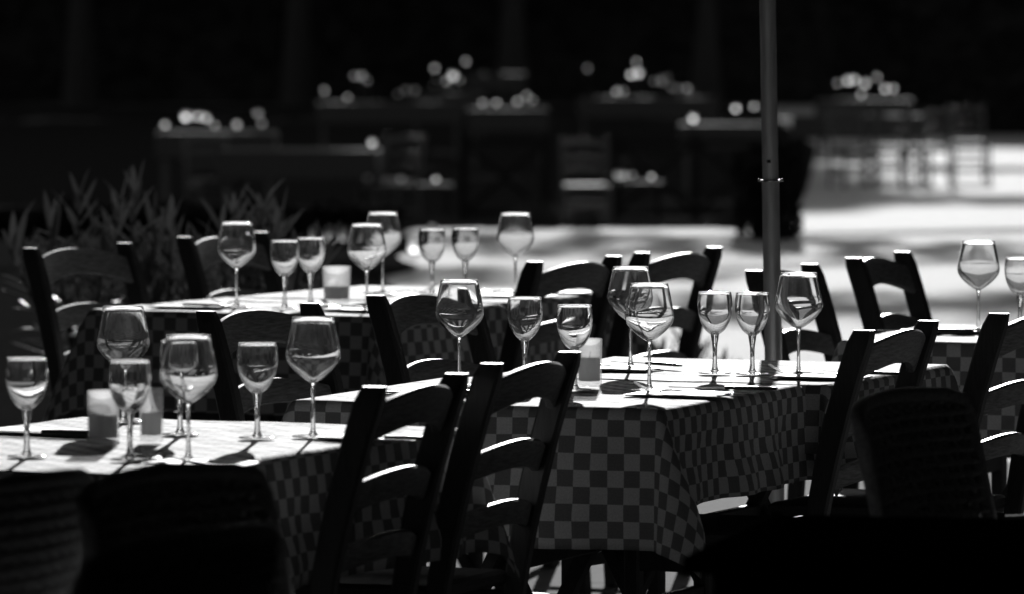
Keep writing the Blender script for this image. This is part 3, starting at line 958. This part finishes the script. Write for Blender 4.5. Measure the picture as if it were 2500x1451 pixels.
# far tables (cloth box with skirts) and chairs
def far_table(label, x, y, sx, sy, rot):
    t = thing('far_table', label, 'table', (x, y, -0.7), R(-rot), 'blurred tables in the far garden')
    obj('cloth_cover', MB().box(-sx/2, sx/2, -sy/2, sy/2, 0.48, 0.75, 0.01).mesh('cloth_cover', FARCLOTH), t)
    for a in (-1, 1):
        for b in (-1, 1):
            obj('leg', MB().box(a*(sx/2-0.08)-0.02, a*(sx/2-0.08)+0.02, b*(sy/2-0.08)-0.02, b*(sy/2-0.08)+0.02, 0, 0.485).mesh('leg', 'leg_wood'), t)
FARCLOTH = principled('far_cloth', 0.05, 0.9, 0.07)[0]
FT = [
    ('long blurred table with a bright edge behind the oleander', -1.98, 60.9, 1.50, 0.8, 2),
    ('blurred table under the brightest light spot at the left', -3.08, 68.3, 1.25, 0.8, 0),
    ('blurred table below the paired spots left of centre', -1.60, 85.6, 1.9, 0.8, 0),
    ('blurred table below the bright spot at upper centre', -0.90, 93.4, 1.1, 0.8, 0),
    ('blurred table among the light spots left of the pole', 1.85, 89.3, 1.9, 0.8, 0),
    ('blurred table just left of the pole', 2.35, 72.2, 1.0, 0.8, 0),
    ('blurred table below the spots right of the pole', 4.72, 87.7, 1.3, 0.8, 0),
    ('faint blurred table top at upper centre', -0.28, 113.3, 1.0, 0.8, 0),
    ('small blurred table in the middle distance at centre', -0.05, 81.0, 1.0, 0.7, 0),
]
for a in FT: far_table(*a)
G2 = 'blurred ladder-back chairs in the far garden'
FAR_DATA = {}
def far_chair(label, x, y, wdir, side):
    t = make_chair(label, (x, y), wdir, side, G2, -0.7)
    for ch in t.children:
        if ch.data.name not in FAR_DATA:
            d = ch.data.copy(); d.materials[0] = M['far_wood']; FAR_DATA[ch.data.name] = d
        ch.data = FAR_DATA[ch.data.name]
far_chair('blurred ladder-back chair between the two fence panels', 0.66, 60.0, 4, 1)
far_chair('blurred chair at the left end of the long bright-edged table', -2.9, 61.8, 20, 1)
far_chair('blurred chair at the right end of the long bright-edged table', -1.0, 61.5, -30, 1)
far_chair('left of the blurred chairs against bright ground right of the pole', 3.75, 74.0, 20, 1)
far_chair('middle of the blurred chairs against bright ground right of the pole', 4.35, 74.6, -15, 1)
far_chair('right of the blurred chairs against bright ground right of the pole', 4.85, 74.2, 30, -1)
far_chair('blurred chair farthest behind those on the bright ground', 5.3, 76.5, 5, 1)
far_table('low blurred table among the chairs on the bright ground', 4.1, 77.0, 1.6, 0.7, 0)

# glassware far away that catches the sun through gaps in the trees: (x, y, height of the bowl, bowl radius)
SPOTS = [(-3.4, 68.3, 0.22, .075), (-3.28, 68.3, 0.22, .05), (-3.19, 68.3, 0.20, .05), (-2.65, 68.3, 0.25, .055), (-3.62, 68.3, 0.13, .045), (-3.1, 68.3, 0.12, .03), (-2.61, 68.3, 0.14, .04), (-2.87, 68.3, 0.13, .05),
    (-1.39, 85.6, 0.21, .055), (-1.27, 85.6, 0.21, .055), (-1.49, 85.6, 0.16, .04), (-2.06, 85.6, 0.40, .045), (-1.97, 85.6, 0.40, .055), (-1.89, 85.6, 0.34, .03), (-2.45, 85.6, 0.21, .035), (-2.15, 85.6, 0.12, .035), (-1.01, 85.6, 0.50, .05),
    (-0.84, 93.4, 0.30, .085), (-0.94, 93.4, 0.22, .045), (-1.08, 93.4, 0.25, .045), (-1.12, 93.4, 0.15, .03), (-0.66, 93.4, 0.50, .04), (-0.74, 93.4, 0.23, .03),
    (-0.36, 81.0, 0.13, .035), (-0.19, 81.0, 0.13, .035), (0.07, 81.0, 0.15, .04), (0.18, 81.0, 0.22, .035), (0.26, 81.0, 0.16, .03),
    (1.43, 89.3, 0.14, .055), (1.52, 89.3, 0.14, .045), (1.73, 89.3, 0.39, .075), (1.63, 89.3, 0.37, .06), (2.05, 89.3, 0.29, .085), (1.94, 89.3, 0.28, .04), (2.13, 89.3, 0.33, .04), (2.18, 89.3, 0.19, .05), (2.25, 89.3, 0.18, .05), (2.39, 89.3, 0.18, .045), (1.70, 89.3, 0.54, .04), (1.03, 89.3, 0.45, .03),
    (2.47, 72.2, 0.23, .05), (2.67, 72.2, 0.25, .035), (2.0, 72.2, 0.12, .06),
    (4.5, 87.7, 0.31, .06), (4.59, 87.7, 0.32, .055), (4.73, 87.7, 0.27, .055), (4.89, 87.7, 0.35, .035), (5.0, 87.7, 0.20, .055), (5.11, 87.7, 0.20, .04), (4.36, 87.7, 0.27, .03), (4.68, 87.7, 0.12, .04),
    (-1.30, 60.9, 0.12, .05)]
def far_bench(label, x, y, w_):
    t = thing('low_bench', label, 'bench', (x, y, -0.7), 0, 'low benches in the far garden')
    obj('seat', MB().box(-w_/2, w_/2, -0.17, 0.17, 0.41, 0.45, 0.006).mesh('seat', FARCLOTH), t)
    for a in (-1, 1):
        obj('leg', MB().box(a*(w_/2-0.05)-0.02, a*(w_/2-0.05)+0.02, -0.13, 0.13, 0, 0.41).mesh('leg', 'fence_wood'), t)
far_bench('low blurred bench left of centre with a bright top', -0.98, 60.2, 0.86)
far_bench('low blurred bench with the bright triple spot right of the far chair', 1.18, 61.0, 0.46)
LOW = [(-1.32, 60.2, -0.19, .045), (-1.02, 60.2, -0.20, .04), (-0.70, 60.2, -0.20, .035), (1.00, 61.0, -0.18, .07), (1.05, 61.0, -0.18, .05), (1.12, 61.0, -0.18, .04), (1.30, 61.0, -0.20, .03)]
LOWLAB = ['leftmost glass glinting on the low bench left of centre', 'middle glass glinting on the low bench left of centre', 'rightmost glass glinting on the low bench left of centre',
          'bright leftmost spot on the low bench right of the far chair', 'second spot on the low bench right of the far chair', 'third spot on the low bench right of the far chair', 'faint rightmost spot on the low bench right of the far chair']
for (x, y, z, r), lab in zip(LOW, LOWLAB):
    r = r*0.6; h = z + 0.249
    t = thing('far_glass', lab, 'glass', (x, y, -0.249), 0, 'far glasses glinting as round spots')
    obj('bowl', MB().lathe([(0.004, h-r), (r*0.6, h-r*0.8), (r*0.95, h-r*0.3), (r, h), (r*0.95, h+r*0.3), (r*0.75, h+r*0.7), (0.003, h+r*0.8)], 14).mesh('bowl', 'far_glass', True), t)
    obj('stem', MB().lathe([(0.02, 0.0), (0.02, 0.003), (0.004, 0.005), (0.004, max(0.008, h-r))], 10).mesh('stem', 'black', True), t)
for (x, y, r), lab in zip([(-1.20, 39.8, .026), (-1.11, 39.9, .030), (-1.03, 40.0, .024), (-0.57, 38.2, .034), (-0.49, 40.2, .030)],
        ['leftmost small glass lantern at the flower bed edge', 'second small glass lantern at the flower bed edge', 'third small glass lantern at the flower bed edge',
         'nearest small glass lantern by the bright ground', 'rightmost small glass lantern by the bright ground']):
    t = thing('garden_lantern', lab, 'lantern', (x, y, 0.01), 0, 'small glass lanterns on the ground')  # no lamps: glass bodies added to catch the sun as low spots
    obj('glass_body', MB().lathe([(r*0.8, 0.012), (r, 0.02), (r, 0.075), (r*0.7, 0.095), (0.003, 0.1)], 14).mesh('glass_body', 'far_glass', True), t)
    obj('base', MB().lathe([(r*1.1, 0.0), (r*1.1, 0.011)], 14).mesh('base', 'black'), t)
CLUSTER = {68.3: 'cluster at the far left', 85.6: 'scattered row left of centre', 93.4: 'bright cluster at upper centre', 81.0: 'low row at centre',
           89.3: 'cluster between centre and pole', 72.2: 'group beside the pole', 87.7: 'cluster right of the pole'}
NTH = ['leftmost', 'second', 'third', 'fourth', 'fifth', 'sixth', 'seventh', 'eighth', 'ninth', 'tenth', 'eleventh', 'twelfth', 'thirteenth']
seen = {}
for x, y, z, r in sorted(SPOTS):
    zt = 0.052
    k = seen.get(y, 0); seen[y] = k + 1
    if y in CLUSTER: lab = ('glinting far glass, ' + NTH[k] + (' light spot' if k == 0 else ' light spot from the left') + ' of the ' + CLUSTER[y])
    else: lab = 'single glinting far glass at the right end of the long far table'
    h = max(z - zt, r*0.6)
    r = r*0.60
    t = thing('far_glass', lab, 'glass', (x, y, zt), 0, 'far glasses glinting as round spots')
    obj('bowl', MB().lathe([(0.004, h-r), (r*0.6, h-r*0.8), (r*0.95, h-r*0.3), (r, h), (r*0.95, h+r*0.3), (r*0.75, h+r*0.7), (0.003, h+r*0.8)], 14).mesh('bowl', 'far_glass', True), t)
    if h - r > 0.006:
        obj('stem', MB().lathe([(0.03, 0.0), (0.03, 0.003), (0.004, 0.005), (0.004, h-r)], 10).mesh('stem', 'black', True), t)

# trees: crowns all stand above the frame; gaps are cut in the foliage to let the sun down on the far tables
HOLES = [(Vector((x, y, z)), 0.30 + r*0.5) for x, y, z, r in SPOTS + LOW]
HOLES += [(Vector((x, y, 0.06)), 0.2) for x, y in ((-1.35, 60.9), (-0.75, 93.4), (-1.7, 85.6), (1.8, 72.0), (-0.28, 113.3))]
def in_hole(p):
    for h, r in HOLES:
        d = p - h
        k = d.dot(to_sun)
        if k > 0 and (d - to_sun*k).length < r: return True
    return False
def tree(label, x, y, z0, trunk_r, crown, size, seed, group='trees above the garden'):
    """crown: list of (dx, dy, z, rx, ry, rz, n)"""
    rnd = random.Random(seed)
    t = thing('garden_tree', label, 'tree', (x, y, z0), 0, group)
    top = max(c[2] for c in crown) - z0
    obj('trunk', MB().tube([(0, 0, 0), (0.05, 0, top*0.35), (-0.05, 0.05, top*0.7), (0, 0, top)], [trunk_r*1.25, trunk_r, trunk_r*0.8, trunk_r*0.4], 10).mesh('trunk', 'bark', True), t)
    lm = MB(); pts = []
    for dx, dy, z, rx, ry, rz, n in crown:
        lm.tube([(0, 0, max(1.5, (z-z0)*0.75)), (dx*0.5, dy*0.5, (z-z0)*0.92), (dx, dy, z-z0)], [trunk_r*0.5, trunk_r*0.35, 0.03], 6)
        for _ in range(n):
            v = Vector((rnd.gauss(0, 1), rnd.gauss(0, 1), rnd.gauss(0, 1))).normalized() * rnd.random()**0.4
            p = Vector((dx + v.x*rx, dy + v.y*ry, z - z0 + v.z*rz))
            if in_hole(p + Vector((x, y, z0))): continue
            pts.append(p)
    obj('limbs', lm.mesh('limbs', 'bark', True), t)
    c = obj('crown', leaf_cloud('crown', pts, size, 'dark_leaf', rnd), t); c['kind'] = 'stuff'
for i, (x, h) in enumerate([(-17, 18), (-12.5, 18.5), (-8, 18), (-4, 18.2), (0, 18), (3.6, 13.2)]):
    crown = []
    zc = 3.2
    while zc < h:
        crown += [(-1.2, 0, zc, 1.7, 1.2, 1.2, 420), (1.2, 0.3, zc+0.5, 1.7, 1.2, 1.2, 420)]
        zc += 1.6
    tree(['far left tree of the row behind the hedge', 'second tree from the left behind the hedge', 'third tree from the left behind the hedge',
          'fourth tree from the left behind the hedge', 'tree behind the hedge at the centre', 'shorter tree at the right end of the row'][i], x, 121 + (i % 2)*0.8, -0.7, 0.28, crown, 0.62, 20+i)
# a tree with flat layered boughs right of the frame: its layers are placed to band the ground with shade
tree('tall tree with flat layered boughs right of the garden', 9.2, 65, -0.7, 0.3,
     [(-4.6, 0, 7.0, 4.8, 0.9, 0.30, 250), (-4.6, 0, 8.85, 5.0, 0.9, 0.42, 320), (-8.3, 0, 6.6, 2.6, 0.9, 0.32, 150), (-8.6, 0, 7.9, 2.4, 0.9, 0.3, 110)], 0.42, 41)
tree('tree with layered boughs beyond the hedge at the upper right', 14, 103, -0.7, 0.3,
     [(-4.5, 0, 5.3, 5.2, 0.9, 0.25, 600), (-6.5, 0, 8.3, 5.2, 0.9, 0.42, 800)], 0.42, 43)  # boughs placed to band the far right ground with shade
